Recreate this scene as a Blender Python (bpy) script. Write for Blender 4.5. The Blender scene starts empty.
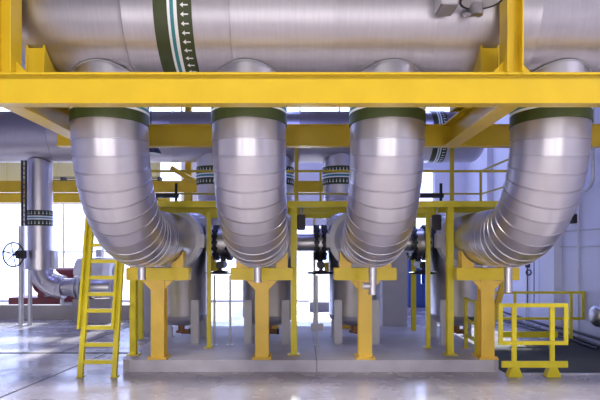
import bpy, bmesh, math, random
from mathutils import Vector, Matrix
random.seed(7)
PI = math.pi
C = bpy.context.scene.collection

# ------------------------------------------------------------------ materials
def mat(name, col, rough=0.5, metal=0.0, var=0.0, vscale=4.0, bump=0.0, bscale=30.0, stretch=(1, 1, 1), rvar=0.0, spec=0.5):
    m = bpy.data.materials.new(name); m.use_nodes = True
    nt = m.node_tree; b = nt.nodes['Principled BSDF']
    b.inputs['Base Color'].default_value = (*col, 1)
    b.inputs['Roughness'].default_value = rough
    b.inputs['Metallic'].default_value = metal
    b.inputs['Specular IOR Level'].default_value = spec
    tc = nt.nodes.new('ShaderNodeTexCoord')
    mp = nt.nodes.new('ShaderNodeMapping'); mp.inputs['Scale'].default_value = stretch
    nt.links.new(tc.outputs['Object'], mp.inputs['Vector'])
    if var or rvar:
        n = nt.nodes.new('ShaderNodeTexNoise'); n.inputs['Scale'].default_value = vscale
        n.inputs['Detail'].default_value = 6
        nt.links.new(mp.outputs['Vector'], n.inputs['Vector'])
        if var:
            r = nt.nodes.new('ShaderNodeMapRange')
            r.inputs['From Min'].default_value = .3; r.inputs['From Max'].default_value = .7
            r.inputs['To Min'].default_value = 1 - var; r.inputs['To Max'].default_value = 1 + var
            nt.links.new(n.outputs['Fac'], r.inputs['Value'])
            h = nt.nodes.new('ShaderNodeHueSaturation'); h.inputs['Color'].default_value = (*col, 1)
            nt.links.new(r.outputs['Result'], h.inputs['Value'])
            nt.links.new(h.outputs['Color'], b.inputs['Base Color'])
        if rvar:
            r = nt.nodes.new('ShaderNodeMapRange')
            r.inputs['From Min'].default_value = .3; r.inputs['From Max'].default_value = .7
            r.inputs['To Min'].default_value = rough - rvar; r.inputs['To Max'].default_value = rough + rvar
            nt.links.new(n.outputs['Fac'], r.inputs['Value'])
            nt.links.new(r.outputs['Result'], b.inputs['Roughness'])
    if bump:
        n2 = nt.nodes.new('ShaderNodeTexNoise'); n2.inputs['Scale'].default_value = bscale; n2.inputs['Detail'].default_value = 3
        nt.links.new(mp.outputs['Vector'], n2.inputs['Vector'])
        bp = nt.nodes.new('ShaderNodeBump'); bp.inputs['Strength'].default_value = bump; bp.inputs['Distance'].default_value = .02
        nt.links.new(n2.outputs['Fac'], bp.inputs['Height'])
        nt.links.new(bp.outputs['Normal'], b.inputs['Normal'])
    return m

M = {}
M['clad'] = mat('aluminium_cladding', (.62, .60, .645), .34, 1.0)
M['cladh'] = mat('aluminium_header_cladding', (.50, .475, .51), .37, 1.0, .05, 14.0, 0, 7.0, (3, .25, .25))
M['steel'] = mat('stainless_steel', (.60, .59, .61), .34, 1.0, .05, 4.0)
M['galv'] = mat('galvanised_steel', (.62, .63, .66), .45, .6, .06, 12.0)
M['yellow'] = mat('yellow_paint', (.63, .43, .014), .36, 0, .05, 3.0)  # beam yellow, darkened to offset the strong light on the beams
M['syellow'] = mat('brightened_support_yellow', (.90, .60, .075), .36, 0, .05, 3.0)  # same yellow lightened for the supports, in place of light missing there
M['byellow'] = mat('brightened_crossbeam_yellow', (.84, .63, .02), .36, 0, .05, 3.0)  # crossbeam yellow, also lightened in place of missing light
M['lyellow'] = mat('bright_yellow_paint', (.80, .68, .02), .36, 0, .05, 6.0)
M['green'] = mat('dark_green_band', (.035, .05, .008), .45, 0, .08, 8.0)
M['white'] = mat('white_band', (.80, .82, .80), .45)
M['teal'] = mat('teal_band', (.03, .22, .24), .45)
M['black'] = mat('black_coating', (.012, .012, .022), .42)
M['dark'] = mat('dark_grating', (.05, .048, .05), .6, .3)
M['grey'] = mat('grey_paint', (.50, .50, .54), .5, 0, .04, 6)
M['palem'] = mat('pale_sheet_metal', (.74, .74, .78), .42, .15)
M['cream'] = mat('pale_yellow_panel', (.74, .68, .34), .5)
M['olive'] = mat('shaded_rail_yellow', (.50, .40, .02), .42)  # rail yellow darkened to olive, backlit shade put into the colour
M['legp'] = mat('pale_grey_leg_paint', (.62, .62, .66), .5, 0, .04, 6)
M['conc'] = mat('plinth_concrete', (.58, .56, .61), .55, 0, .10, 3.0, .06, 20)
M['pier'] = mat('pier_concrete', (.50, .49, .53), .7, 0, .05, 3.0)
M['curb'] = mat('curb_concrete', (.40, .37, .36), .7, 0, .08, 3.0)
M['wall'] = mat('skylight_tinted_wall', (.70, .71, .83), .6, 0, .02, 1.0)  # white wall with the bluish skylight mixed into its colour
M['ceil'] = mat('ceiling_deck', (.16, .145, .16), .7)
M['frontw'] = mat('front_wall_paint', (.17, .155, .165), .7)
M['frame'] = mat('window_frame_grey', (.62, .63, .66), .5)
M['maroon'] = mat('maroon_paint', (.16, .02, .03), .4)
M['blue'] = mat('blue_paint', (.02, .09, .42), .4)
M['rust'] = mat('rust_brown', (.28, .13, .05), .6)
M['line'] = mat('joint_dark', (.06, .055, .055), .7)
M['mat'] = mat('dark_floor_plate', (.030, .036, .032), .75, 0, .12, 14, .1, 60)
M['ext'] = mat('pale_yard_concrete', (.7, .7, .7), .8)
M['duct'] = mat('white_duct', (.74, .75, .80), .45)
M['cable'] = mat('dark_cable', (.04, .04, .07), .5)

def floor_mat():
    m = mat('polished_concrete_floor', (.40, .375, .385), .30)
    nt = m.node_tree; b = nt.nodes['Principled BSDF']
    tc = nt.nodes.new('ShaderNodeTexCoord')
    n = nt.nodes.new('ShaderNodeTexNoise'); n.inputs['Scale'].default_value = .9; n.inputs['Detail'].default_value = 5; n.inputs['Roughness'].default_value = .62
    nt.links.new(tc.outputs['Object'], n.inputs['Vector'])
    cr = nt.nodes.new('ShaderNodeValToRGB')
    cr.color_ramp.elements[0].position = .32; cr.color_ramp.elements[0].color = (.33, .31, .325, 1)
    cr.color_ramp.elements[1].position = .68; cr.color_ramp.elements[1].color = (.52, .49, .51, 1)
    nt.links.new(n.outputs['Fac'], cr.inputs['Fac']); nt.links.new(cr.outputs['Color'], b.inputs['Base Color'])
    n2 = nt.nodes.new('ShaderNodeTexNoise'); n2.inputs['Scale'].default_value = 2.2; n2.inputs['Detail'].default_value = 3
    nt.links.new(tc.outputs['Object'], n2.inputs['Vector'])
    r = nt.nodes.new('ShaderNodeMapRange'); r.inputs['From Min'].default_value = .3; r.inputs['From Max'].default_value = .7
    r.inputs['To Min'].default_value = .16; r.inputs['To Max'].default_value = .34
    nt.links.new(n2.outputs['Fac'], r.inputs['Value']); nt.links.new(r.outputs['Result'], b.inputs['Roughness'])
    return m
M['floor'] = floor_mat()

def glass_mat():
    m = bpy.data.materials.new('window_glass'); m.use_nodes = True; nt = m.node_tree
    nt.nodes.remove(nt.nodes['Principled BSDF'])
    t = nt.nodes.new('ShaderNodeBsdfTransparent'); t.inputs['Color'].default_value = (.93, .95, .96, 1)
    g = nt.nodes.new('ShaderNodeBsdfGlossy'); g.inputs['Roughness'].default_value = .05
    x = nt.nodes.new('ShaderNodeMixShader'); x.inputs['Fac'].default_value = .07
    nt.links.new(t.outputs[0], x.inputs[1]); nt.links.new(g.outputs[0], x.inputs[2])
    nt.links.new(x.outputs[0], nt.nodes['Material Output'].inputs['Surface'])
    return m
M['glass'] = glass_mat()

def lamp_mat():
    m = bpy.data.materials.new('lamp_glow'); m.use_nodes = True
    b = m.node_tree.nodes['Principled BSDF']
    b.inputs['Emission Color'].default_value = (1, .95, .88, 1); b.inputs['Emission Strength'].default_value = 6
    return m
M['lamp'] = lamp_mat()

# ------------------------------------------------------------------ helpers
def N(): return bmesh.new()

def box(bm, x0, x1, y0, y1, z0, z1, mi=0, bev=0.0):
    vs = [bm.verts.new((x, y, z)) for x in (x0, x1) for y in (y0, y1) for z in (z0, z1)]
    fs = []
    for q in ((0, 1, 3, 2), (4, 6, 7, 5), (0, 4, 5, 1), (2, 3, 7, 6), (0, 2, 6, 4), (1, 5, 7, 3)):
        f = bm.faces.new([vs[i] for i in q]); f.material_index = mi; fs.append(f)
    if bev:
        es = list({e for f in fs for e in f.edges})
        bmesh.ops.bevel(bm, geom=es, offset=bev, segments=2, affect='EDGES')

def prism(bm, pts, axis, a0, a1, mi=0):
    """pts: 2-D outline; axis x -> (y,z), y -> (x,z), z -> (x,y)"""
    def p(u, v, a):
        return (a, u, v) if axis == 'x' else (u, a, v) if axis == 'y' else (u, v, a)
    lo = [bm.verts.new(p(u, v, a0)) for u, v in pts]; hi = [bm.verts.new(p(u, v, a1)) for u, v in pts]
    n = len(pts)
    fs = [bm.faces.new(lo), bm.faces.new(hi[::-1])]
    for i in range(n):
        fs.append(bm.faces.new((lo[i], hi[i], hi[(i + 1) % n], lo[(i + 1) % n])))
    for f in fs: f.material_index = mi
    bmesh.ops.recalc_face_normals(bm, faces=fs)

def iprof(w, h, tf, tw):
    """I outline, width w (u), height h (v) centred on 0"""
    a, b, c = w / 2, h / 2, tw / 2
    return [(-a, -b), (a, -b), (a, -b + tf), (c, -b + tf), (c, b - tf), (a, b - tf), (a, b), (-a, b), (-a, b - tf), (-c, b - tf), (-c, -b + tf), (-a, -b + tf)]

def frames(pts):
    t = []
    for i in range(len(pts)):
        a = pts[max(i - 1, 0)]; b = pts[min(i + 1, len(pts) - 1)]
        t.append((b - a).normalized())
    return t

def loft(bm, secs, seg=48, cap0=True, cap1=True, mi=0, ref=None):
    """secs: (pos, tangent, radius)"""
    rings = []
    for p, t, r in secs:
        t = Vector(t).normalized()
        rf = Vector(ref) if ref else (Vector((1, 0, 0)) if abs(t.x) < .9 else Vector((0, 0, 1)))
        u = (rf - t * rf.dot(t)).normalized(); v = t.cross(u)
        rings.append([bm.verts.new(Vector(p) + (u * math.cos(2 * PI * k / seg) + v * math.sin(2 * PI * k / seg)) * r) for k in range(seg)])
    fs = []
    for a, b in zip(rings, rings[1:]):
        for k in range(seg):
            fs.append(bm.faces.new((a[k], a[(k + 1) % seg], b[(k + 1) % seg], b[k])))
    if cap0: fs.append(bm.faces.new(rings[0][::-1]))
    if cap1: fs.append(bm.faces.new(rings[-1]))
    for f in fs: f.material_index = mi
    return rings

def tube(bm, pts, r, seg=12, mi=0):
    pts = [Vector(p) for p in pts]; t = frames(pts)
    loft(bm, [(p, tt, r) for p, tt in zip(pts, t)], seg, mi=mi)

def cyl(bm, p0, p1, r, seg=24, mi=0, r1=None):
    p0 = Vector(p0); p1 = Vector(p1); t = p1 - p0
    loft(bm, [(p0, t, r), (p1, t, r if r1 is None else r1)], seg, mi=mi)

def annulus(bm, p0, p1, ri, ro, seg=48, mi=0):
    p0 = Vector(p0); p1 = Vector(p1); t = (p1 - p0).normalized()
    rf = Vector((1, 0, 0)) if abs(t.x) < .9 else Vector((0, 0, 1))
    u = (rf - t * rf.dot(t)).normalized(); v = t.cross(u)
    def ring(p, r): return [bm.verts.new(p + (u * math.cos(2 * PI * k / seg) + v * math.sin(2 * PI * k / seg)) * r) for k in range(seg)]
    rs = [ring(p0, ri), ring(p0, ro), ring(p1, ro), ring(p1, ri)]
    for i in range(4):
        a, b = rs[i], rs[(i + 1) % 4]
        for k in range(seg):
            f = bm.faces.new((a[k], a[(k + 1) % seg], b[(k + 1) % seg], b[k])); f.material_index = mi

def torus(bm, c, axis, R, r, seg=32, ss=8, mi=0):
    c = Vector(c); t = Vector(axis).normalized()
    rf = Vector((1, 0, 0)) if abs(t.x) < .9 else Vector((0, 0, 1))
    u = (rf - t * rf.dot(t)).normalized(); v = t.cross(u)
    rings = []
    for k in range(seg):
        a = 2 * PI * k / seg; d = u * math.cos(a) + v * math.sin(a)
        rings.append([bm.verts.new(c + d * (R + r * math.cos(2 * PI * j / ss)) + t * r * math.sin(2 * PI * j / ss)) for j in range(ss)])
    for k in range(seg):
        a, b = rings[k], rings[(k + 1) % seg]
        for j in range(ss):
            f = bm.faces.new((a[j], b[j], b[(j + 1) % ss], a[(j + 1) % ss])); f.material_index = mi

def obj(name, bm, m, parent=None, smooth=35):
    if parent is not None:
        org = parent['_org'] if '_org' in parent.keys() else (0, 0, 0)
        bmesh.ops.translate(bm, verts=bm.verts, vec=-Vector(org))
    bmesh.ops.recalc_face_normals(bm, faces=bm.faces)
    me = bpy.data.meshes.new(name); bm.to_mesh(me); bm.free()
    for x in (m if isinstance(m, (list, tuple)) else [m]): me.materials.append(x if not isinstance(x, str) else M[x])
    if smooth:
        me.shade_smooth(); me.set_sharp_from_angle(angle=math.radians(smooth))
    o = bpy.data.objects.new(name, me); C.objects.link(o)
    if parent is not None:
        o.parent = parent; o['_org'] = tuple(org)
    return o

def tag(o, label, cat, group=None):
    o['label'] = label; o['category'] = cat
    if group: o['group'] = group
    return o

def thing(name, label, cat, loc, group=None):
    o = bpy.data.objects.new(name, None); C.objects.link(o); o.location = loc; o['_org'] = tuple(loc)
    o['kind'] = 'thing'
    return tag(o, label, cat, group)

def single(name, bm, m, label, cat, group=None, smooth=35):
    o = obj(name, bm, m, None, smooth); o['kind'] = 'thing'
    return tag(o, label, cat, group)

def struct(name, bm, m, parent=None, smooth=0):
    o = obj(name, bm, m, parent, smooth)
    if parent is None: o['kind'] = 'structure'
    return o

def copy_tree(o, parent=None):
    c = o.copy(); C.objects.link(c)
    if parent is not None: c.parent = parent
    for ch in list(o.children): copy_tree(ch, c)
    return c

F = 515.0; EYE = 1.9; HY = 248.0
def X(px, D): return (px - 300) * D / F          # planning aid: metres across at a depth
def Z(py, D): return EYE + (HY - py) * D / F

# ------------------------------------------------------------------ setting
RW = 5.85          # right wall face
BW = 18.2          # back wall face
bm = N(); box(bm, -11.5, 6.3, -9, BW + .3, -.2, 0); struct('floor', bm, 'floor')
bm = N(); box(bm, -30, 30, BW + .3, 60, -.35, -.02); o = struct('ground_exterior', bm, 'ext')
bm = N(); box(bm, -11.8, 6.3, -9, BW + .3, 8.5, 8.7); struct('ceiling', bm, 'ceil')
bm = N(); box(bm, -11.8, -11.5, -9, BW + .3, 0, 8.5); struct('wall_left', bm, 'wall')
bm = N(); box(bm, RW, 6.3, -9, BW + .3, 0, 8.5)
struct('wall_right', bm, 'wall')
bm = N(); box(bm, -11.8, 6.3, -9.3, -9, 0, 8.5); struct('wall_front', bm, 'frontw')
# back wall with openings
opens = [(-11.2, -4.2, .04, 5.2), (-3.45, -1.75, .04, 2.7), (-.35, 1.45, .04, 2.7), (3.55, 4.75, .04, 4.7)]
clere = (-11.2, 5.6, 6.3, 7.6)
bm = N()
xs = sorted({-11.5, RW} | {v for o_ in opens for v in o_[:2]})
for a, b in zip(xs, xs[1:]):
    hit = [o_ for o_ in opens if o_[0] <= a and b <= o_[1]]
    if hit:
        box(bm, a, b, BW, BW + .3, 0, hit[0][2]); box(bm, a, b, BW, BW + .3, hit[0][3], clere[2])
    else:
        box(bm, a, b, BW, BW + .3, 0, clere[2])
box(bm, -11.5, RW, BW, BW + .3, clere[3], 8.5); box(bm, -11.5, clere[0], BW, BW + .3, clere[2], clere[3]); box(bm, clere[1], RW, BW, BW + .3, clere[2], clere[3])
struct('wall_back', bm, 'wall')
for i, (x0, x1, z0, z1) in enumerate(opens + [clere]):
    bm = N()
    n = max(1, round((x1 - x0) / 1.45)); nz = max(1, round((z1 - z0) / 1.8)); w = .05
    for k in range(n + 1):
        xx = x0 + (x1 - x0) * k / n; box(bm, max(xx - w / 2, x0), min(xx + w / 2, x1), BW + .08, BW + .16, z0, z1)
    for k in range(nz + 1):
        zz = z0 + (z1 - z0) * k / nz; box(bm, x0, x1, BW + .085, BW + .155, max(zz - w / 2, z0), min(zz + w / 2, z1))
    fr = struct('window_%d' % (i + 1), bm, 'frame')
    bm = N(); box(bm, x0 + .01, x1 - .01, BW + .115, BW + .125, z0 + .01, z1 - .01)
    struct('glass_pane', bm, 'glass', fr)
# pilaster on the right wall, low curb by the glazing, floor joints, trench, dark floor plate
bm = N(); box(bm, RW - .18, RW, 11.5, 12.1, 0, 8.5); struct('trim_1', bm, 'wall')
bm = N(); box(bm, RW - .18, RW, 15.6, 16.2, 0, 8.5); struct('trim_2', bm, 'wall')
bm = N(); box(bm, -11.5, -3.9, 13.75, 14.0, 0, .37, bev=.01); struct('trim_3', bm, 'curb')
bm = N(); box(bm, -11.5, -2.78, 9.27, 9.36, -.01, .004); struct('trim_4', bm, 'line')
bm = N(); prism(bm, [(-4.0, 5.0), (-3.975, 5.0), (-3.475, 9.26), (-3.50, 9.26)], 'z', 0, .003); struct('trim_5', bm, 'line')
bm = N(); prism(bm, [(-4.36, 9.37), (-4.335, 9.37), (-4.06, 13.6), (-4.085, 13.6)], 'z', 0, .003); struct('trim_6', bm, 'line')
bm = N(); box(bm, 3.12, RW, 7.78, 10.45, 0, .012); struct('floor_plate', bm, 'mat')
bm = N(); box(bm, 3.10, RW, 7.72, 7.775, 0, .016); struct('trim_7', bm, 'galv')

# concrete plinths
bm = N(); prism(bm, [(-2.77, 8.06), (-2.72, 7.94), (-2.62, 7.90), (.253, 7.90), (.253, 11.35), (-2.77, 11.35)], 'z', 0, .178); 
o = obj('concrete_plinth', bm, 'conc', None, 0); o['kind'] = 'thing'
tag(o, 'low grey concrete plinth under the pair of elbows nearer the ladder', 'plinth', 'concrete plinths')
bm = N(); prism(bm, [(.262, 7.90), (2.98, 7.90), (3.06, 7.94), (3.10, 8.04), (3.10, 11.35), (.262, 11.35)], 'z', 0, .178)
o = obj('concrete_plinth', bm, 'conc', None, 0); o['kind'] = 'thing'
tag(o, 'low grey concrete plinth under the pair of elbows nearer the small yellow barrier', 'plinth', 'concrete plinths')
PT = .179

# ------------------------------------------------------------------ colour bands
def band_mesh(axis, c, start, r, widths, arrows, direction=1):
    """painted band round a pipe. widths: (width, material index); arrows: indices of stripes that carry arrows"""
    bm = N(); c = Vector(c); p = start; seg = 64
    ax = Vector((1, 0, 0)) if axis == 'x' else Vector((0, 0, 1))
    e1 = Vector((0, 1, 0)) if axis == 'x' else Vector((1, 0, 0)); e2 = ax.cross(e1)
    def at(s, a, rr): return c + ax * s + (e1 * math.cos(a) + e2 * math.sin(a)) * rr
    tot = sum(w for w, _ in widths)
    for i, (w, mi) in enumerate(widths):
        for k in range(seg):
            a0, a1 = 2 * PI * k / seg, 2 * PI * (k + 1) / seg
            f = bm.faces.new([bm.verts.new(at(s, a, r)) for s, a in ((p, a0), (p, a1), (p + w, a1), (p + w, a0))]); f.material_index = mi
        if i in arrows:
            n = int(2 * PI * r / .088); L = .082; hw = .5 * .030 / r; hh = .5 * .050 / r
            m0 = p + w / 2
            for k in range(n):
                a = 2 * PI * k / n; d = direction
                tip = m0 + d * L / 2; neck = m0 + d * (L / 2 - .032); tail = m0 - d * L / 2
                for poly in (((tip, a), (neck, a + hh), (neck, a - hh)), ((neck, a - hw * .45), (neck, a + hw * .45), (tail, a + hw * .45), (tail, a - hw * .45))):
                    f = bm.faces.new([bm.verts.new(at(s, q, r + .0015)) for s, q in poly]); f.material_index = 1
        p += w
    for s in (start, start + tot):     # returns to the pipe
        for k in range(seg):
            a0, a1 = 2 * PI * k / seg, 2 * PI * (k + 1) / seg
            f = bm.faces.new([bm.verts.new(at(s, a, rr)) for a, rr in ((a0, r), (a1, r), (a1, r - .009), (a0, r - .009))]); f.material_index = 0
    bmesh.ops.remove_doubles(bm, verts=bm.verts, dist=1e-5)
    return bm
BANDM = ['green', 'white', 'teal']

# ------------------------------------------------------------------ header pipes
HR = .72
def header(name, label, x0, x1, cap0, cap1, D, zc, seams, lap=.009, HR=.72):
    t = thing(name, label, 'pipe', ((x0 + x1) / 2, D, zc))
    bm = N(); secs = []; T = (1, 0, 0)
    capd = .36
    def cap(xc, sgn, order):
        out = []
        for k in range(1, 13):
            a = PI / 2 * k / 12
            out.append((xc + sgn * capd * math.sin(a), max(HR * math.cos(a), .02)))
        return out[::-1] if order else out
    if cap0: secs += [((x, D, zc), T, r) for x, r in cap(x0, -1, True)]
    secs.append(((x0, D, zc), T, HR))
    for s in seams:
        secs += [((s - .05, D, zc), T, HR), ((s, D, zc), T, HR + lap), ((s + .0008, D, zc), T, HR - .003), ((s + .006, D, zc), T, HR - .003), ((s + .0065, D, zc), T, HR)]
    secs.append(((x1, D, zc), T, HR))
    if cap1: secs += [((x, D, zc), T, r) for x, r in cap(x1, 1, False)]
    loft(bm, secs, 96)
    o = obj('cladding', bm, 'cladh', t, 25)
    return t
ZF, DF = 4.53, 6.0
hf = header('header_pipe', 'huge silver clad header pipe running across the top above the four elbows', -2.90, RW - .01, True, False, DF, ZF,
            [-1.85, -.73, .37, 1.42, 2.5, 3.6, 4.7])
bm = band_mesh('x', (0, DF, ZF), X(152, 5.27), HR + .008, [(.145, 0), (.028, 1), (.038, 2), (.035, 1), (.150, 0)], {4}, -1)
obj('colour_band', bm, BANDM, hf)
ZR, DR, HRR = 4.74, 13.2, .64
hr = header('header_pipe', 'silver clad header pipe along the back beyond the platform with a rounded end', -11.4, 4.36, False, True, DR, ZR,
            [-9.6, -7.9, -6.2, -4.4, -3.2, -1.6, 0, 1.6, 2.9], HR=HRR)
bm = band_mesh('x', (0, DR, ZR), 3.27, HRR + .008, [(.13, 0), (.03, 1), (.03, 2), (.03, 1), (.14, 0)], {4}, -1)
obj('colour_band', bm, BANDM, hr)
bm = band_mesh('x', (0, DR, ZR), -10.6, HRR + .008, [(.13, 0), (.03, 1), (.03, 2), (.03, 1), (.14, 0)], {4}, -1)
obj('colour_band', bm, BANDM, hr)

# instrument box and flanged relief nozzle on the front header
nz = thing('relief_nozzle', 'grey flanged nozzle with a black rimmed disc on the front of the huge header', 'nozzle', (1.70, 4.95, 4.24))
bm = N(); tube(bm, [(1.70, 5.255, 4.30), (1.71, 5.17, 4.275), (1.72, 5.10, 4.235), (1.725, 5.06, 4.21)], .05, 20); tube(bm, [(1.73, 5.05, 4.18), (1.73, 5.05, 4.284)], .06, 20)
obj('stub', bm, 'steel', nz)
bm = N(); cyl(bm, (1.745, 4.95, 4.285), (1.745, 4.95, 4.31), .185, 48); obj('disc', bm, 'grey', nz)
bm = N(); annulus(bm, (1.745, 4.95, 4.28), (1.745, 4.95, 4.315), .186, .205, 48); obj('rim', bm, 'black', nz)
bm = N(); box(bm, 1.36, 1.535, 4.96, 5.22, 4.245, 4.62, bev=.012)
ib = single('instrument_box', bm, 'steel', 'silver metal box on the huge header next to the black rimmed disc', 'box')

# ------------------------------------------------------------------ branch pipes with gored elbows
BEAD = [(-.006, 0), (-.0035, .005), (.003, .005), (.005, -.009), (.012, -.009), (.0125, 0)]
PR = .428; AX = 2.05; BR = 1.25; GN = 13
def branch(label, x, D, zc, dirn, group, band_arrows, drain, HR=.72):
    t = thing('elbow_pipe', label, 'pipe', (x, D, AX - PR), group)
    r = PR; L = .009
    bm = N()
    # vertical shell with a saddle-cut top
    def saddle(rr, seg=64):
        out = []
        for k in range(seg):
            a = 2 * PI * k / seg; dy = rr * math.sin(a)
            out.append(Vector((x + rr * math.cos(a), D + dy, zc - math.sqrt((HR + .009) ** 2 - dy ** 2) - .002)))
        return out
    seg = 64
    zb = AX + BR
    top = [bm.verts.new(p) for p in saddle(r)]
    prev = top
    secs = [((x, D, zb + .03), (0, 0, -1), r)]
    cy, cz = D + dirn * BR, zb
    def on(a): return Vector((x, cy - dirn * BR * math.cos(a), cz - BR * math.sin(a))), Vector((0, dirn * math.sin(a), -math.cos(a)))
    for g in range(GN):
        if g == 0: continue
        p, tt = on(PI / 2 * g / GN)
        for off, rr in BEAD: secs.append((p + tt * off, tt, r + rr))
    pe, te = on(PI / 2)
    secs += [(pe, te, r)]
    for q in (.10, .20, .30):
        e = Vector((x, cy + dirn * q, AX)); secs += [(e + te * off, te, r + rr * .7) for off, rr in BEAD]
    yend = D + dirn * 2.85
    secs.append((Vector((x, yend, AX)), te, r))
    rings = []
    for p, tt, rr in secs:
        tt = Vector(tt).normalized(); u = Vector((1, 0, 0)); v = u.cross(tt) * -1
        # keep ring order equal to the saddle's: angle a -> +x cos, and sin along the "outer y" direction
        v = tt.cross(u); 
        rings.append([bm.verts.new(Vector(p) + (u * math.cos(2 * PI * k / seg) + (-v) * math.sin(2 * PI * k / seg) * (1)) * rr) for k in range(seg)])
    # (0,0,-1) x (1,0,0) = (0,-1,0): -v = +y, so ring order equals the saddle's
    allr = [top] + rings
    for a, b in zip(allr, allr[1:]):
        for k in range(seg): bm.faces.new((a[k], a[(k + 1) % seg], b[(k + 1) % seg], b[k]))
    obj('cladding', bm, 'clad', t, 20)
    # bright saddle flashing where the branch meets the header
    bm = N()
    s1 = saddle(r + .008); s0 = saddle(r + .003)
    a = [bm.verts.new(p) for p in s1]; b = [bm.verts.new(p - Vector((0, 0, .012))) for p in s1]
    c = [bm.verts.new(Vector((q.x, q.y, p.z - .014))) for p, q in zip(s1, s0)]; d = [bm.verts.new(p) for p in s0]
    for k in range(seg):
        j = (k + 1) % seg
        for (p, q) in ((a, b), (b, c), (c, d), (d, a)): bm.faces.new((p[k], p[j], q[j], q[k]))
    obj('saddle_flashing', bm, 'galv', t, 40)
    # painted band
    bs = zb + .022 if dirn > 0 else zb + .19
    bm = band_mesh('z', (x, D, 0), bs, r + .011, [(.125, 0), (.028, 1), (.03, 2), (.028, 1), (.135, 0)] if dirn > 0 else [(.17, 0), (.03, 1), (.05, 2), (.03, 1), (.18, 0)], band_arrows, -1)
    obj('colour_band', bm, BANDM, t)
    # flange cover
    y0 = yend; y1 = yend + dirn * .26
    bm = N(); annulus(bm, (x, y0, AX), (x, y1, AX), r - .10, .516, 64); 
    annulus(bm, (x, y0 - dirn * .012, AX), (x, y0, AX), .425, .50, 64)
    fl = obj('flange_cover', bm, 'palem', t, 30)
    for ang in (-.05, PI + .05):
        bm = N()
        cx, czz = x + .532 * math.cos(ang), AX + .532 * math.sin(ang)
        box(bm, cx - .03, cx + .03, y0 + min(0, dirn * .05), y0 + max(0, dirn * .05) + .12, czz - .12, czz + .12, bev=.006)
        obj('clasp', bm, 'palem', fl, 30)
    # drain stub
    if drain:
        dy = D + dirn * 1.2; bm = N(); zt = AX - r - .012
        cyl(bm, (x, dy, zt + .03), (x, dy, zt - drain), .054, 24)
        annulus(bm, (x, dy, zt - .05), (x, dy, zt - .035), .05, .061, 24)
        annulus(bm, (x, dy, zt - drain), (x, dy, zt - drain + .02), .045, .061, 24)
        if drain == .36:
            tube(bm, [(x, dy, zt - drain + .12), (x - .11, dy, zt - drain + .12)], .045, 20)
            annulus(bm, (x - .11, dy, zt - drain + .12), (x - .135, dy, zt - drain + .12), .02, .052, 20)
        obj('drain_stub', bm, 'steel', t)
    return t
PX = [-2.21, -.592, 1.015, 2.912]
fl_lab = ['silver clad elbow pipe beside the tall yellow ladder, curving down from the huge header',
          'silver clad elbow pipe second from the yellow ladder, curving straight back',
          'silver clad elbow pipe third from the yellow ladder, with a branched drain stub below',
          'silver clad elbow pipe above the small yellow floor barrier, farthest from the ladder']
for i, x in enumerate(PX):
    branch(fl_lab[i], x, DF, ZF, 1, 'large elbow pipes under the front header', {4}, [.15, .19, .36, .33][i])
rl_lab = ['banded silver vertical pipe behind the platform rail, between the first two elbows',
          'banded silver pipe behind the platform almost hidden by the second elbow from the ladder',
          'banded silver vertical pipe behind the platform, beside the third elbow from the ladder',
          'banded silver pipe hidden behind the elbow above the small yellow barrier']
for i, x in enumerate(PX[:3]):
    branch(rl_lab[i], x, DR, ZR, -1, 'banded pipes under the back header', {0, 4}, 0, HRR)

# ------------------------------------------------------------------ pipe support stands
def stand(label, x, D, group):
    t = thing('pipe_support', label, 'pipe support', (x, D, PT), group)
    zb, zt = 1.40, 1.592
    bm = N(); prism(bm, [(x + u, D + v) for u, v in iprof(.205, .2, .014, .012)], 'z', PT + .022, zb); obj('column', bm, 'syellow', t, 0)
    bm = N(); box(bm, x - .15, x + .15, D - .15, D + .15, PT, PT + .021, bev=.003)
    for sx in (-1, 1):
        for sy in (-1, 1): cyl(bm, (x + sx * .125, D + sy * .125, PT + .02), (x + sx * .125, D + sy * .125, PT + .045), .014, 6)
    obj('base_plate', bm, 'syellow', t, 30)
    bm = N(); box(bm, x - .485, x + .485, D - .11, D + .11, zb, zt, bev=.008); obj('crossbeam', bm, 'byellow', t, 30)
    for s in (-1, 1):
        bm = N(); prism(bm, [(x + s * .105, zb - .005), (x + s * .24, zb - .005), (x + s * .105, zb - .15)], 'y', D - .09, D - .075); obj('gusset', bm, 'syellow', t, 0)
        bm = N(); R = PR + .018
        arc = []
        for k in range(7):
            u = .22 + (.40 - .22) * k / 6; arc.append((x + s * u, AX - math.sqrt(R * R - u * u)))
        prism(bm, [(x + s * .40, zt + .001), (x + s * .22, zt + .001)] + arc, 'y', D - .10, D + .10); obj('saddle_plate', bm, 'syellow', t, 0)
    return t
DS = 8.08
sl = ['yellow T-shaped pipe support under the elbow beside the ladder', 'yellow T-shaped pipe support under the second elbow from the ladder',
      'yellow T-shaped pipe support under the third elbow from the ladder', 'yellow T-shaped pipe support beside the small yellow barrier']
for i, x in enumerate(PX): stand(sl[i], x, DS, 'front pipe supports')
sb = ['yellow column foot behind the vessel that is nearest the ladder', 'yellow column foot seen beneath the second vessel from the ladder',
      'yellow column foot seen beneath the third vessel from the ladder', '']
for i, x in enumerate(PX[:3]): stand(sb[i], x, 19.2 - DS, 'back pipe supports')

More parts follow.
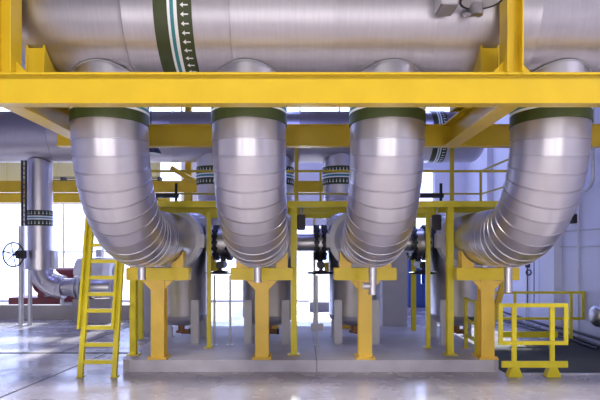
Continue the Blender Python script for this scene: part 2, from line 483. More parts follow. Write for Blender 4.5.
# ------------------------------------------------------------------ vessels
VD = 9.6; VR = .475
def vessel(label, x):
    t = thing('filter_vessel', label, 'vessel', (x, VD, PT), 'upright vessels behind the elbows')
    bm = N(); secs = []
    zb, zt = .66, 2.42
    for k in range(12, 0, -1):
        a = PI / 2 * k / 12; secs.append(((x, VD, zb - .20 * math.sin(a)), (0, 0, 1), max(.02, VR * math.cos(a))))
    secs += [((x, VD, zb), (0, 0, 1), VR), ((x, VD, zb + .02), (0, 0, 1), VR + .006), ((x, VD, zb + .03), (0, 0, 1), VR), ((x, VD, zt), (0, 0, 1), VR)]
    for k in range(1, 13):
        a = PI / 2 * k / 12; secs.append(((x, VD, zt + .17 * math.sin(a)), (0, 0, 1), max(.02, VR * math.cos(a))))
    loft(bm, secs, 64); obj('shell', bm, 'steel', t)
    for s in (-1, 1):
        bm = N(); y = VD + s * (VR - .06)
        yy = VD + s * (.5 * (.26 + VR))
        loft(bm, [((x, VD + s * (VR - .06), AX), (0, s, 0), .33), ((x, VD + s * (3.6 - 3.12), AX), (0, s, 0), .33)], 48); obj('nozzle', bm, 'steel', t)
    for sx in (-1, 1):
        for sy in (-1, 1):
            bm = N(); lx, ly = x + sx * .335, VD + sy * .40
            box(bm, lx - .07, lx + .07, ly - .05, ly + .05, PT + .016, .97, bev=.01)
            lg = obj('leg', bm, 'legp', t, 30)
            bm = N(); box(bm, lx - .095, lx + .095, ly - .075, ly + .075, PT, PT + .015); obj('foot_plate', bm, 'legp', lg, 0)
    bm = N(); cyl(bm, (x, VD, .49), (x, VD, .34), .06); annulus(bm, (x, VD, .33), (x, VD, .36), .02, .10, 24); cyl(bm, (x, VD, .345), (x + .16, VD, .345), .045)
    dn = obj('drain_nozzle', bm, 'rust', t)
    bm = N(); cyl(bm, (x + .161, VD, .345), (x + .20, VD, .345), .055); box(bm, x + .17, x + .19, VD - .14, VD + .02, .395, .415); obj('valve', bm, 'black', dn)
    return t
vl = ['upright steel vessel on pale legs behind the support nearest the ladder', 'upright steel vessel on pale legs behind the second support from the ladder',
      'upright steel vessel on pale legs behind the third support from the ladder', 'upright steel vessel on pale legs behind the support nearest the small barrier']
for x, l in zip(PX, vl): vessel(l, x)

# crossover valves between neighbouring vessels
def crossover(label, xm, x0, x1, sp=.12):
    t = thing('butterfly_valve', label, 'valve', (xm, VD, 1.44), 'black valves between the vessels')
    for a, b in ((x0 + VR + .003, xm - sp - .03), (xm + sp + .03, x1 - VR - .003)):
        bm = N(); loft(bm, [((a, VD, 2.0), (1, 0, 0), .16), ((b, VD, 2.0), (1, 0, 0), .16)], 32); obj('pipe_stub', bm, 'steel', t)
    for s in (-1, 1):
        bm = N(); xc = xm + s * sp
        cyl(bm, (xc - .03, VD, 2.0), (xc + .03, VD, 2.0), .33, 40)
        for k in range(16):
            a = 2 * PI * k / 16
            p = (VD + .30 * math.cos(a), 2.0 + .30 * math.sin(a))
            cyl(bm, (xc - .05, *p), (xc + .05, *p), .03, 8)
        obj('flange', bm, 'black', t)
    bm = N(); cyl(bm, (xm - sp + .031, VD, 2.0), (xm + sp - .031, VD, 2.0), .27, 40); obj('body', bm, 'steel', t)
    bm = N(); WY = VD - .38; box(bm, xm - .065, xm + .065, WY - .07, VD + .07, 1.53, 1.655, bev=.02); cyl(bm, (xm, VD, 1.65), (xm, VD, 1.735), .05); cyl(bm, (xm, WY, 1.47), (xm, WY, 1.54), .03); obj('gearbox', bm, 'black', t)
    bm = N(); torus(bm, (xm, WY, 1.455), (0, 0, 1), .24, .014)
    for k in range(4):
        a = PI / 4 + PI / 2 * k; tube(bm, [(xm, WY, 1.50), (xm + .24 * math.cos(a), WY + .24 * math.sin(a), 1.455)], .012, 8)
    cyl(bm, (xm, WY, 1.44), (xm, WY, 1.52), .035); obj('handwheel', bm, 'black', t)
crossover('black flanged valve with handwheel in the gap between the first and second elbows', -1.43, PX[0], PX[1])
crossover('black flanged valve with handwheel in the central gap between the second and third elbows', .375, PX[1], PX[2], .07)
crossover('black flanged valve with handwheel in the gap left of the barrier-side elbow', 2.20, PX[2], PX[3])
# rods below the valves
def rod(label, x, D, ztop, plate):
    t = thing('support_rod', label, 'rod', (x, D, PT), 'thin rods standing on the plinth')
    bm = N(); cyl(bm, (x, D, PT + .01), (x, D, ztop), .021, 16); obj('rod', bm, 'galv', t)
    bm = N(); box(bm, x - .06, x + .06, D - .06, D + .06, PT, PT + .012); obj('base_plate', bm, 'galv', t, 0)
    if plate:
        bm = N(); box(bm, x - .11, x + .11, D - .05, D + .05, .44, .56, bev=.006); obj('junction_box', bm, 'grey', t, 30)
rod('thin grey rod with a small box, in the central gap by the plinth joint', X(317, 9.12), 9.12, 1.42, True)
rod('thin grey rod just right of the slim yellow post under the black valve', -1.52, 9.15, 1.42, False)
rod('thin grey rod nearer the second elbow, beneath the black valve', -1.24, 9.15, 1.42, False)

# ------------------------------------------------------------------ overhead steel frame
BZ0, BZ1 = 3.325, 3.63
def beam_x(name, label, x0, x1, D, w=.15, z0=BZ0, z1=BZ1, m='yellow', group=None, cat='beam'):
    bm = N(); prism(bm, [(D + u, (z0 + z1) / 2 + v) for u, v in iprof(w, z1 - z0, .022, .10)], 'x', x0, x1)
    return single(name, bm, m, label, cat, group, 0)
def beam_y(name, label, y0, y1, x, w=.21, z0=BZ0, z1=BZ1, m='yellow', group=None):
    bm = N(); prism(bm, [(x + u, (z0 + z1) / 2 + v) for u, v in iprof(w, z1 - z0, .02, .014)], 'y', y0, y1)
    return single(name, bm, m, label, 'beam', group, 0)
DB1, DB2 = 5.14, 7.26
beam_x('steel_beam', 'bright yellow steel beam across the whole front, in front of the elbow tops', -7.0, RW - .02, DB1)
beam_x('steel_beam', 'shaded yellow steel beam behind the elbows, parallel to the big front beam', -3.4, RW - .02, DB2)
beam_y('steel_beam', 'yellow beam running back at the corner near the ladder, under the header end', DB1 + .08, DB2 - .08, -2.91, group='beams running back under the header')
beam_y('steel_beam', 'yellow beam running back between the third and fourth elbows', DB1 + .08, DB2 - .08, 2.11, group='beams running back under the header')
def hcol(label, x, D, z0, z1, group):
    t = thing('steel_column', label, 'column', (x, D, z0), group)
    bm = N(); prism(bm, [(D + v, x + u) for v, u in [(-.10, -.08), (-.10, -.067), (-.006, -.067), (-.006, .067), (-.10, .067), (-.10, .08), (.10, .08), (.10, .067), (.006, .067), (.006, -.067), (.10, -.067), (.10, -.08)]], 'z', z0, z1)
    # prism on z takes (x, y): swap
    for v in bm.verts: v.co.x, v.co.y = v.co.y, v.co.x
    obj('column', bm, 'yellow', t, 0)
    for s in (-1, 1):
        bm = N(); prism(bm, [(x + s * .081, z0), (x + s * .205, z0), (x + s * .081, z0 + .13)], 'y', D - .01, D + .01); obj('gusset', bm, 'yellow', t, 0)
    return t
hcol('yellow steel column rising at the edge above the big front beam, by the header end', -2.91, DB1, BZ1 + .001, 8.49, 'columns on the front beam')
hcol('yellow steel column standing on the front beam between the third and fourth elbows', 2.11, DB1, BZ1 + .001, 8.49, 'columns on the front beam')
hcol('far yellow column seen above the platform beyond the first gap', -3.04, 14.07, 3.721, 8.49, None)
# saddles carrying the header
def cradle(label, x, D, zc, zb):
    bm = N(); R = HR + .012; pts = [(D + .58, zb), (D - .58, zb)]
    for k in range(17):
        u = -.55 + 1.1 * k / 16; pts.append((D + u, zc - math.sqrt(R * R - u * u)))
    prism(bm, pts, 'x', x - .10, x - .08); prism(bm, pts, 'x', x + .08, x + .10)
    for u in (-.55, -.3, .3, .53):
        zz = zc - math.sqrt(R * R - u * u); box(bm, x - .08, x + .08, D + u, D + u + .02, zb, zz - .03)
    for u in (-.46, -.40):
        pass
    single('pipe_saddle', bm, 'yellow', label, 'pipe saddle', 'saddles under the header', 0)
cradle('yellow plate saddle holding the rounded end of the huge header', -2.80, DF, ZF, BZ1 + .001)
cradle('yellow plate saddle under the huge header beside the column on the beam', 2.01, DF, ZF, BZ1 + .001)
# back frame
beam_x('steel_beam', 'far yellow beam behind the back header pipe, level with the platform rails', -11.4, 2.30, 14.02, z0=3.41, z1=3.72)
beam_x('steel_beam', 'farthest yellow beam close to the bright windows, lower of two stripes', -11.4, -4.2, 16.6, z0=3.36, z1=3.67)
gd = thing('girder', 'pale yellow ribbed girder high up in front of the bright windows', 'girder', (-8, 16.95, 0))
bm = N(); box(bm, -11.4, -4.6, 16.9, 17.0, 4.10, 4.85)
for k in range(9): box(bm, -11.3 + k * .82, -11.26 + k * .82, 16.86, 16.9, 4.10, 4.85)
obj('girder_web', bm, 'cream', gd, 0)
for x in (-11.2, -4.75):
    bm = N(); box(bm, x - .07, x + .07, 16.9, 17.0, 0, 4.099); obj('post', bm, 'lyellow', gd, 0)
for x, l in ((-3.04, 'yellow column under the far beam, hidden behind the vessel nearest the ladder'), (2.14, 'yellow column under the far beam, hidden behind the grey pier')):
    bm = N(); prism(bm, [(x + u, 14.02 + v) for u, v in iprof(.2, .15, .014, .012)], 'z', 0, 3.409); single('steel_column', bm, 'yellow', l, 'column', smooth=0)
bm = N()
for z in (3.99, 4.09): box(bm, -8.0, -4.3, 15.9, 15.93, z - .01, z + .01); box(bm, -8.0, -4.3, 16.2, 16.23, z - .01, z + .01)
for k in range(8): box(bm, -7.9 + k * .5, -7.84 + k * .5, 15.9, 16.23, 3.98, 4.10)
single('cable_tray', bm, 'dark', 'dark cable tray below the pale yellow girder', 'cable tray', smooth=0)
# knee brace by the far column
bm = N(); tube(bm, [(-3.40, 13.6, 4.02), (-2.75, 13.6, 3.64)], .07, 8)
single('knee_brace', bm, 'yellow', 'short slanting yellow brace beside the far yellow column', 'brace')

# ------------------------------------------------------------------ access platforms
def rail(bm, pts, r=.021): tube(bm, pts, r, 12)
pf = thing('access_platform', 'front yellow walkway platform running behind the four elbows', 'platform', (0, 8.28, PT))
bm = N()
prism(bm, [(8.28, 2.558), (8.36, 2.558), (8.36, 2.570), (8.30, 2.570), (8.30, 2.644), (8.36, 2.644), (8.36, 2.656), (8.28, 2.656)], 'x', -3.4, 3.84)
obj('edge_channel', bm, 'lyellow', pf, 0)
bm = N(); box(bm, -3.4, 3.84, 8.74, 8.76, 2.50, 2.656); obj('edge_channel', bm, 'lyellow', pf, 0)
bm = N(); box(bm, -3.4, 3.84, 8.362, 8.738, 2.655, 2.66)
for k in range(180): x = -3.38 + k * .04; box(bm, x, x + .006, 8.362, 8.738, 2.625, 2.655)
for k in range(8): y = 8.39 + k * .047; box(bm, -3.4, 3.84, y, y + .006, 2.635, 2.652)
obj('grating', bm, 'dark', pf, 0)
for x in (X(132.6, 8.28), X(293.9, 8.28), X(450.7, 8.28)):
    bm = N(); prism(bm, [(x + u, 8.33 + v) for u, v in iprof(.100, .10, .01, .008)], 'z', PT + .014, 2.556)
    p = obj('post', bm, 'lyellow', pf, 0)
    bm = N(); box(bm, x - .10, x + .10, 8.24, 8.42, PT, PT + .013); obj('base_plate', bm, 'lyellow', p, 0)
for x in (X(209, 8.9), X(428, 8.9)):
    bm = N(); box(bm, x - .035, x + .035, 8.87, 8.94, PT + .014, 2.50); box(bm, x - .03, x + .03, 8.762, 8.94, 2.50, 2.60)
    p = obj('post', bm, 'lyellow', pf, 0)
    bm = N(); box(bm, x - .08, x + .06, 8.83, 8.98, PT, PT + .013); obj('base_plate', bm, 'lyellow', p, 0)
for x in (-2.72, X(296.5, 8.3), X(452, 8.3), 3.80):
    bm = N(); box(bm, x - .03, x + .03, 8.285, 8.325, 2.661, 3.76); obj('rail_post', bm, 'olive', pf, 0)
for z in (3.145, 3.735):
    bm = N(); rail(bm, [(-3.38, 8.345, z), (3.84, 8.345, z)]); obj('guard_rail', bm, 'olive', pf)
pr = thing('access_platform', 'back yellow walkway platform with rails, seen above the vessels', 'platform', (0, 10.92, PT))
for y, h in ((10.45, .15), (10.90, .10)):
    bm = N(); box(bm, -3.4, 3.84, y, y + .02, 2.656 - h, 2.656); obj('edge_channel', bm, 'lyellow', pr, 0)
bm = N(); box(bm, -3.4, 3.84, 10.472, 10.898, 2.62, 2.655); box(bm, 3.47, 3.84, 8.80, 10.449, 2.60, 2.655); obj('grating', bm, 'dark', pr, 0)
for x in (-3.3, X(416, 10.45)):
    bm = N(); prism(bm, [(x + u, 10.68 + v) for u, v in iprof(.09, .09, .01, .008)], 'z', PT + .014 if x > -2.7 else .014, 2.618)
    p = obj('post', bm, 'lyellow', pr, 0)
for x in (-3.3, -1.45, X(330, 10.92) - 0.2, 2.0, 3.84):
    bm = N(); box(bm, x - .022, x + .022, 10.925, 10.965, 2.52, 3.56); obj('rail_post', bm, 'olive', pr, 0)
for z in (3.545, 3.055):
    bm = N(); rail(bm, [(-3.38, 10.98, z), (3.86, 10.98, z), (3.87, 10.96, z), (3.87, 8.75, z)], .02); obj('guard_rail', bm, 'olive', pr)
for x0, x1, D, z in ((-3.15, -2.5, 10.6, 2.83), (2.0, 2.95, 10.6, 2.83)):
    t = thing('actuator', 'dark actuator bar on the back platform ' + ('beyond the first gap' if x0 < 0 else 'between the third and fourth elbows'), 'actuator', (x0, D, 2.66), 'dark actuators on the back platform')
    bm = N(); box(bm, x0, x1, D - .05, D + .05, z + .10, z + .19, bev=.01); box(bm, x0, x0 + .2, D - .08, D + .08, z - .16, z + .10, bev=.01); obj('body', bm, 'black', t, 30)
    bm = N(); cyl(bm, (x1 - .05, D, z - .168), (x1 - .05, D, z + .40), .03); obj('stem', bm, 'black', t)
bm = N(); box(bm, -2.10, -1.96, 10.6, 10.75, 2.662, 2.80, bev=.01); single('junction_box', bm, 'black', 'small black box on the back platform beyond the first gap', 'box')
bm = N(); box(bm, 3.2, 3.34, 10.6, 10.75, 2.662, 2.80, bev=.01); single('junction_box', bm, 'black', 'small black box on the back platform near the corner rail post', 'box')

# ------------------------------------------------------------------ ladder
ld = thing('ladder', 'tall bright yellow ladder leaning up to the platform', 'ladder', (-2.98, 7.58, 0))
y_at = lambda z: 7.585 + .183 * z
def stringer(x, z0, z1, w, dy=0.0):
    bm = N(); a = [Vector((x, y_at(z0) + dy, z0)), Vector((x, y_at(z1) + dy, z1))]
    vs = []
    for p in a:
        for sx, sy in ((-1, -1), (1, -1), (1, 1), (-1, 1)): vs.append(bm.verts.new(p + Vector((sx * w / 2, sy * .035, 0))))
    for q in ((0, 1, 2, 3), (7, 6, 5, 4), (0, 4, 5, 1), (1, 5, 6, 2), (2, 6, 7, 3), (3, 7, 4, 0)): bm.faces.new([vs[i] for i in q])
    return bm
for x in (-3.235, -2.735): obj('stringer', stringer(x, 0, 3.15, .07), 'lyellow', ld, 0)
for x in (-3.288, -2.782): obj('handrail', stringer(x, .70, 3.05, .035, -.06), 'lyellow', ld, 0)
for k in range(12):
    z = .215 + .247 * k; bm = N(); y = y_at(z); box(bm, -3.199, -2.771, y - .03, y + .05, z - .028, z + .028, bev=.004); obj('rung', bm, 'lyellow', ld, 30)
bm = N()
for x in (-3.235, -2.735): box(bm, x - .05, x + .05, 7.545, 7.66, 0, .012)
obj('foot_plate', bm, 'lyellow', ld, 0)

# ------------------------------------------------------------------ barriers and rails on the right
bt = thing('floor_barrier', 'small free-standing yellow barrier in front of the dark floor plate', 'barrier', (X(533, 7.62), 7.62, 0))
D = 7.62
xa, xb = X(514, D), X(552, D)
zt = Z(305, D)
for x in (xa, xb):
    bm = N(); box(bm, x - .035, x + .035, D - .02, D + .02, .02, zt - .02, bev=.004); p = obj('post', bm, 'lyellow', bt, 30)
    bm = N(); prism(bm, [(x - .10, 0), (x + .10, 0), (x + .10, .03), (x + .045, .16), (x - .045, .16), (x - .10, .03)], 'y', D - .06, D + .06); obj('foot', bm, 'lyellow', p, 0)
bm = N(); xl, xr = X(499.5, D), X(564.5, D); zb = Z(342.5, D)
for z in (zt, zb): box(bm, xl - .03, xr + .03, D - .055, D - .022, z - .028, z + .028, bev=.004)
for x in (xl, xr): box(bm, x - .03, x + .03, D - .0545, D - .0225, zb + .028, zt - .028)
obj('gate_frame', bm, 'lyellow', bt, 30)
bm = N(); box(bm, X(500.5, D), X(566.5, D), D - .05, D - .022, Z(367, D), Z(360.5, D), bev=.004); obj('toe_board', bm, 'lyellow', bt, 30)

D = 10.6
gr = thing('guard_rail', 'yellow two-rail guard fence beyond the dark floor plate by the white wall', 'railing', (5.1, D, 0))
for z in (Z(292.5, D), Z(318.5, D)):
    bm = N(); box(bm, X(494, D), 5.84, D - .02, D + .02, z - .025, z + .025, bev=.004); obj('rail', bm, 'lyellow', gr, 30)
for x in (X(514, D), X(570, D)):
    bm = N(); box(bm, x - .028, x + .028, D - .06, D - .022, 0, Z(291, D), bev=.004); obj('post', bm, 'lyellow', gr, 30)
bm = N(); x = 5.80; box(bm, x - .028, x + .028, D - .06, D - .022, Z(319, D), Z(291, D)); obj('post', bm, 'lyellow', gr, 0)
bm = N(); box(bm, X(500, D), 5.30, D - .02, D + .02, .06, .18); obj('toe_board', bm, 'lyellow', gr, 0)

gs = thing('guard_rail', 'little yellow rail frame on the plinth tucked behind the barrier-side support', 'railing', (2.86, 8.55, PT))
for y in (8.36, 8.88):
    bm = N(); box(bm, 2.835, 2.885, y - .025, y + .025, PT + .012, 1.05); p = obj('post', bm, 'lyellow', gs, 0)
    bm = N(); box(bm, 2.80, 2.92, y - .06, y + .06, PT, PT + .011); obj('foot', bm, 'lyellow', p, 0)
for z in (1.02, .66, .40):
    bm = N(); box(bm, 2.84, 2.88, 8.386, 8.854, z - .025, z + .025); obj('rail', bm, 'lyellow', gs, 0)
bm = N(); 
a, b = Vector((3.02, 8.45, PT + .002)), Vector((3.36, 8.45, 1.42))
prism(bm, [(a.x - .05, a.z), (a.x + .05, a.z), (b.x + .05, b.z), (b.x - .05, b.z)], 'y', 8.43, 8.47)
single('raking_strut', bm, 'yellow', 'slanting yellow strut beside the barrier-side pipe support', 'strut', smooth=0)

# ------------------------------------------------------------------ left background: small branch, pump, tank
sp = thing('elbow_pipe', 'slim banded silver pipe dropping and bending toward the pump behind the ladder', 'pipe', (-6.69, DR, .6))
r = .295; xs_ = -6.66; zc_ = .90; br = .62
bm = N(); secs = [((xs_, DR, ZR - HRR - .012), (0, 0, -1), r)]
for z in (3.6, 2.9, 2.2): secs += [((xs_, DR, z + .001), (0, 0, -1), r + .004), ((xs_, DR, z), (0, 0, -1), r)]
for g in range(9):
    a = PI / 2 * g / 9; secs.append(((xs_ + br - br * math.cos(a), DR, zc_ + br - br * math.sin(a)), (math.sin(a), 0, -math.cos(a)), r))
    a2 = PI / 2 * (g + 1) / 9; secs.append(((xs_ + br - br * math.cos(a2), DR, zc_ + br - br * math.sin(a2)), (math.sin(a2), 0, -math.cos(a2)), r + .006))
secs += [((xs_ + br + .01, DR, zc_), (1, 0, 0), r - .07), ((-5.62, DR, zc_), (1, 0, 0), r - .07)]
rg = loft(bm, secs, 48, False, ref=(0, 1, 0))
for v in rg[0]: v.co.z = ZR - math.sqrt((HRR + .012) ** 2 - (v.co.y - DR) ** 2) - .002
obj('cladding', bm, 'clad', sp, 25)
bm = band_mesh('z', (xs_, DR, 0), Z(226, DR), r + .009, [(.15, 0), (.035, 1), (.03, 2), (.035, 1), (.14, 0)], {0, 4}, -1); obj('colour_band', bm, BANDM, sp)
bm = N(); annulus(bm, (xs_, DR, Z(269, DR)), (xs_, DR, Z(250, DR)), r + .008, r + .05, 48); cl = obj('sleeve', bm, 'clad', sp)
bm = N(); box(bm, xs_ + r + .04, xs_ + r + .12, DR - .1, DR + .1, Z(269, DR) + .02, Z(250, DR) - .02); obj('clamp_lug', bm, 'galv', cl, 0)
for x in (-5.72, -5.60):
    bm = N(); annulus(bm, (x - .025, DR, zc_), (x + .025, DR, zc_), r - .09, r - .005, 32); obj('flange', bm, 'galv', sp)
bm = N(); cyl(bm, (-6.1, DR, .60), (-6.1, DR, .45), .05); cyl(bm, (-6.1, DR, .46), (-5.85, DR, .46), .05); obj('drain_stub', bm, 'galv', sp)

bm = N(); box(bm, -5.78, -5.55, DR - .12, DR + .12, 0, .60, bev=.01); obj('pedestal', bm, 'curb', sp, 30)
vp = thing('pump', 'silver drum pump body on the pipe behind the ladder', 'pump', (-5.1, DR, .1))
bm = N(); loft(bm, [((-5.56, DR, zc_), (1, 0, 0), .22), ((-5.45, DR, zc_), (1, 0, 0), .22), ((-5.40, DR, zc_), (1, 0, 0), .29), ((-5.30, DR, zc_), (1, 0, 0), .29), ((-5.28, DR, zc_), (1, 0, 0), .25), ((-4.78, DR, zc_), (1, 0, 0), .25), ((-4.70, DR, zc_), (1, 0, 0), .20)], 40); obj('body', bm, 'steel', vp)
bm = N(); annulus(bm, (-4.80, DR, zc_), (-4.74, DR, zc_), .2, .30, 40); obj('flange', bm, 'grey', vp)
bm = N(); box(bm, -5.40, -4.8, DR - .2, DR + .2, .0, .60); obj('pedestal', bm, 'curb', vp, 0)
mo = thing('motor', 'grey ribbed drum motor above the pump behind the ladder', 'motor', (-5.4, 14.6, .4))
bm = N(); loft(bm, [((-6.35, 14.6, 1.22), (1, 0, 0), .18), ((-6.25, 14.6, 1.22), (1, 0, 0), .40), ((-5.45, 14.6, 1.22), (1, 0, 0), .42)], 40); obj('body', bm, 'grey', mo)
bm = N(); annulus(bm, (-5.448, 14.6, 1.22), (-5.25, 14.6, 1.22), .22, .42, 40); obj('end_ring', bm, 'duct', mo)
bm = N(); box(bm, -6.2, -5.5, 14.3, 14.9, 0, .84); obj('pedestal', bm, 'maroon', mo, 0)
bm = N(); box(bm, -5.75, -5.6, 14.5, 14.7, 1.645, 1.85); obj('terminal_box', bm, 'grey', mo, 0)
tk = thing('tank', 'maroon horizontal tank low behind the slim banded pipe', 'tank', (-7.5, 15.9, 0))
bm = N(); secs = []
for k in range(8, 0, -1): a = PI / 2 * k / 8; secs.append(((-8.0 - .2 * math.sin(a), 15.9, .90), (1, 0, 0), max(.02, .40 * math.cos(a))))
secs += [((-8.0, 15.9, .90), (1, 0, 0), .40), ((-6.6, 15.9, .90), (1, 0, 0), .40)]
for k in range(1, 9): a = PI / 2 * k / 8; secs.append(((-6.6 + .2 * math.sin(a), 15.9, .90), (1, 0, 0), max(.02, .40 * math.cos(a))))
loft(bm, secs, 40); obj('shell', bm, 'maroon', tk)
for x in (-7.8, -7.0):
    bm = N(); prism(bm, [(15.5, .41), (16.3, .41), (16.3, .70), (16.1, .53), (15.9, .487), (15.7, .53), (15.5, .70)], 'x', x - .1, x + .1); obj('saddle', bm, 'maroon', tk, 0)
bm = N(); box(bm, -8.75, -5.95, 15.45, 16.35, .0, .41, bev=.01); obj('skid', bm, 'maroon', tk, 0)
# handwheel stand
hs = thing('handwheel_stand', 'grey valve stand with a spoked handwheel beside the slim banded pipe', 'valve stand', (X(20, 12.7), 12.7, 0))
xh = X(21, 12.7); zh = Z(254.5, 12.7)
bm = N(); cyl(bm, (xh, 12.7, .012), (xh, 12.7, Z(226, 12.7)), .055, 20); obj('post', bm, 'galv', hs)
bm = N(); box(bm, xh - .1, xh + .1, 12.6, 12.8, 0, .012); obj('base_plate', bm, 'galv', hs, 0)
cw = Vector((X(14.5, 12.5), 12.45, zh)); ax = Vector((-.2, -.97, 0)).normalized()
bm = N(); torus(bm, cw, ax, .29, .018, 40)
u = ax.cross(Vector((0, 0, 1))).normalized()
for k in range(6):
    a = 2 * PI * k / 6 + .3; tube(bm, [cw, cw + (u * math.cos(a) + Vector((0, 0, 1)) * math.sin(a)) * .29], .012, 8)
obj('handwheel', bm, 'dark', hs)
bm = N(); cyl(bm, cw, (xh, 12.66, zh), .03, 12); box(bm, xh - .09, xh + .09, 12.60, 12.80, zh - .1, zh + .1, bev=.01); obj('hub', bm, 'dark', hs)
bm = N(); cyl(bm, (X(30, 12.75), 12.75, .0), (X(30, 12.75), 12.75, 1.35), .05, 20)
single('support_post', bm, 'galv', 'short grey post just right of the handwheel stand', 'post')
bm = N(); y = 12.75
for px in (22.2, 25.8): xx = X(px, y); box(bm, xx - .018, xx + .018, y - .03, y + .03, Z(226, y), 4.07)
for k in range(14): z = 2.55 + k * .115; box(bm, X(22.2, y) + .018, X(25.8, y) - .018, y - .02, y + .02, z - .012, z + .012)
single('cable_ladder', bm, 'cable', 'narrow dark vertical cable ladder beside the slim banded pipe', 'cable ladder', smooth=0)

# ------------------------------------------------------------------ middle background
for x, l in ((-3.40, 'pale grey concrete pier behind the support nearest the ladder'), (2.14, 'pale grey concrete pier between the third and fourth vessels')):
    bm = N(); box(bm, x - .28, x + .28, 11.6, 12.1, 0, 2.45, bev=.01); single('concrete_pier', bm, 'pier', l, 'pier', 'concrete piers behind the plinths', 30)
bm = N(); tube(bm, [(.14, 11.8, 2.78), (.66, 11.8, 2.78)], .19, 4); 
du = single('air_duct', bm, 'duct', 'short white square duct under the platform in the central gap', 'duct', smooth=0)
bm = N(); box(bm, .30, .36, 11.75, 11.85, 0, 2.59); single('support_post', bm, 'galv', 'grey post under the white duct in the central gap', 'post', smooth=0)
bt2 = thing('machine', 'blue machine far beyond the gap between third and fourth vessels', 'machine', (3.7, 16.6, 0))
bm = N(); box(bm, 3.46, 3.86, 16.4, 17.0, .0, 1.9, bev=.02); obj('cabinet', bm, 'blue', bt2, 30)
bm = N(); box(bm, 3.87, 4.25, 16.5, 16.9, .0, .75, bev=.02); cyl(bm, (4.06, 16.7, .75), (4.06, 16.7, 1.3), .12); obj('motor_unit', bm, 'blue', bt2, 30)
bm = N(); box(bm, .3, 1.1, 15.6, 16.2, 0, .26, bev=.01); single('step_block', bm, 'pier', 'pale low concrete block on the bright floor in the central gap', 'block')
for x, l in ((.02, 'black control box hanging under the platform in the central gap'), (2.30, 'black control box hanging under the platform left of the barrier-side elbow')):
    t = thing('control_box', l, 'box', (x, 8.66, 2.2), 'black boxes under the platform')
    bm = N(); box(bm, x - .07, x + .07, 8.62, 8.72, 2.20, 2.46, bev=.012); obj('body', bm, 'black', t, 30)
    bm = N(); cyl(bm, (x, 8.67, 2.46), (x, 8.67, 2.624), .02, 12); obj('hanger', bm, 'galv', t)
# pendant lamp beyond first gap
pl = thing('pendant_lamp', 'dark round pendant lamp above the platform beyond the first gap', 'lamp', (-3.30, 11.4, 3.98))
bm = N(); loft(bm, [((-3.30, 11.4, 3.98), (0, 0, 1), .23), ((-3.30, 11.4, 4.02), (0, 0, 1), .22), ((-3.30, 11.4, 4.2), (0, 0, 1), .12), ((-3.30, 11.4, 4.3), (0, 0, 1), .06)], 40); obj('shade', bm, 'black', pl)
bm = N(); cyl(bm, (-3.30, 11.4, 4.3), (-3.30, 11.4, 8.49), .012, 10); obj('hanging_rod', bm, 'black', pl)

# ------------------------------------------------------------------ right wall items
dr = thing('drum', 'silver horizontal drum with a rounded end near the right-hand white wall', 'drum', (5.5, 9.0, 0))
bm = N(); secs = []; zc2 = Z(316, 9.0)
for k in range(10, 0, -1): a = PI / 2 * k / 10; secs.append(((5.20 - .12 * math.sin(a), 9.0, zc2), (1, 0, 0), max(.01, .19 * math.cos(a))))
secs += [((5.20, 9.0, zc2), (1, 0, 0), .19), ((5.83, 9.0, zc2), (1, 0, 0), .19)]
loft(bm, secs, 40); obj('shell', bm, 'steel', dr)
bm = N(); box(bm, 5.5, 5.7, 8.88, 9.12, .013, zc2 - .17); obj('pedestal', bm, 'grey', dr, 0)
for i, (D, z0, z1, l) in enumerate(((10.75, .0, 8.4, 'thin grey conduit rising on the white wall behind the guard fence end'), (13.2, .0, 8.4, 'thin grey conduit on the white wall beyond the pilaster'))):
    bm = N(); tube(bm, [(RW - .04, D, z0), (RW - .04, D, z1)], .022, 10)
    single('wall_conduit', bm, 'galv', l, 'conduit', 'conduits on the white wall')
bm = N(); tube(bm, [(RW - .11, 10.1, 8.3), (RW - .11, 10.1, 3.25), (RW - .11, 10.18, 3.12), (RW - .11, 10.32, 3.06), (RW - .11, 11.45, 3.06)], .035, 12)
single('wall_pipe', bm, 'galv', 'grey pipe bending on the white wall beside the barrier-side elbow', 'pipe')
for z, l in ((2.27, 'upper thin horizontal line of conduit along the white wall'), (1.93, 'lower thin horizontal line of conduit along the white wall')):
    bm = N(); tube(bm, [(RW - .03, 8.0, z), (RW - .03, 11.48, z)], .014, 8); single('wall_conduit', bm, 'grey', l, 'conduit', 'conduits on the white wall')
bm = N(); box(bm, RW - .12, RW - .001, 10.85, 11.05, 2.42, 2.62, bev=.01); single('wall_box', bm, 'dark', 'small dark box on the white wall above the guard fence', 'box')
bm = N(); box(bm, RW - .26, RW - .19, 11.55, 11.80, 1.95, 2.30)
for k in range(6): box(bm, RW - .28, RW - .26, 11.56, 11.79, 1.97 + k * .055, 1.99 + k * .055)
single('wall_vent', bm, 'grey', 'grey louvred vent on the white wall pilaster', 'vent', smooth=0)
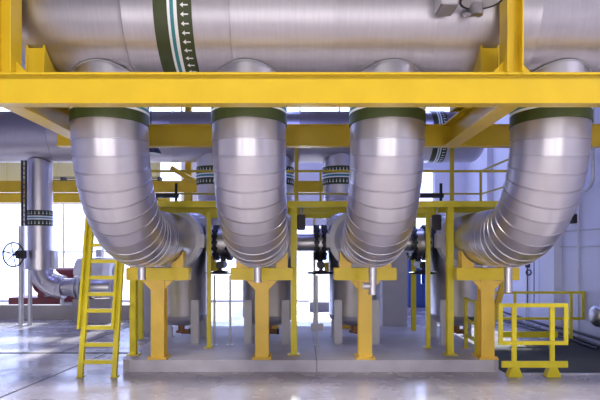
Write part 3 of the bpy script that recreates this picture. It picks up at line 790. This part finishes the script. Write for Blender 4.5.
# lines hanging from above and pipes along the wall base
for i, (px, l) in enumerate(((527.5, 'dark hanging hoist chain with a hook'), (534, 'middle of three thin lines hanging before the white wall'), (539.5, 'thin line hanging before the white wall, nearest the wall pilaster'))):
    D = 12.6; x = X(px, D); bm = N(); tube(bm, [(x, D, .5), (x, D, 8.49)], .012, 8)
    if i == 0: torus(bm, (x + .03, D, 1.30), (0, 1, 0), .06, .02, 20, 8); box(bm, x - .05, x + .05, D - .04, D + .04, 1.42, 1.62, bev=.01)
    single('hanging_chain' if i == 0 else 'hanging_line', bm, 'cable', l, 'chain' if i == 0 else 'cable')
for k, (dx, r_, z, l) in enumerate(((.13, .03, .16, 'dark pipe lying low along the white wall base, next to the wall'), (.22, .032, .06, 'dark pipe along the wall base, second from the wall'), (.37, .026, .045, 'dark hose along the wall base, farthest from the wall'))):
    bm = N(); tube(bm, [(RW - dx, 9.5, z), (RW - dx, 11.0, z), (RW - dx - .19, 11.4, z), (RW - dx - .19, 12.2, z), (RW - dx - .19, 15.2, z)], r_, 12)
    single('floor_pipe', bm, ['cable', 'black', 'cable'][k], l, 'pipe', 'dark pipes along the wall base')

# ------------------------------------------------------------------ lights
def area(name, loc, rot, sx, sy, power, col):
    l = bpy.data.lights.new(name, 'AREA'); l.shape = 'RECTANGLE'; l.size = sx; l.size_y = sy; l.energy = power; l.color = col
    o = bpy.data.objects.new(name, l); C.objects.link(o); o.location = loc; o.rotation_euler = rot; return o
# unseen area lights added behind the camera for fill and pipe streaks
for k, x in enumerate((-7.0, -1.6, 3.6)):
    area('front_tall_fill_light', (x, -8.8, 4.9), (PI / 2, 0, 0), 1.3, 4.6, 36, (.97, .94, 1))
    area('front_low_fill_light', (x, -8.8, 1.42), (PI / 2, 0, 0), 2.4, 2.8, 140, (1, .95, .97))  # low fill added to brighten the pipe supports
# added overhead fill lights, neutral in front, skylight blue at the back
for x in (-6.5, -1.2, 3.8):
    for y in (1.0, 9.4, 15.5):
        o = area('overhead_fill_light', (x, y + .8 if y < 5 else y, 8.3), (0, 0, 0), 1.6, .8, 270 if y < 5 else 70, (1, .94, .94) if y < 5 else (.32, .38, 1))
        if y < 5: o.data.spread = math.radians(110)
sun = bpy.data.lights.new('sun', 'SUN'); sun.energy = 10.0; sun.angle = math.radians(1.5); sun.color = (1, .97, .92)
so = bpy.data.objects.new('sun', sun); C.objects.link(so); so.rotation_euler = (math.radians(-62), 0, math.radians(-2))
w = bpy.data.worlds.new('World'); bpy.context.scene.world = w; w.use_nodes = True
bg = w.node_tree.nodes['Background']; bg.inputs['Color'].default_value = (.50, .58, 1.0, 1); bg.inputs['Strength'].default_value = 5.0

# ------------------------------------------------------------------ camera
cam = bpy.data.cameras.new('camera'); co = bpy.data.objects.new('camera', cam); C.objects.link(co)
cam.sensor_width = 36; cam.lens = 36 * F / 600; cam.shift_y = (HY - 200) / 600
co.location = (0, 0, EYE); co.rotation_euler = (PI / 2, 0, 0); cam.clip_end = 200
sc = bpy.context.scene; sc.camera = co
for o in bpy.data.objects:
    if '_org' in o.keys(): del o['_org']
sc.view_settings.view_transform = 'Standard'; sc.view_settings.look = 'None'; sc.view_settings.gamma = 1
sc.view_settings.use_curve_mapping = False; sc.view_settings.exposure = .2
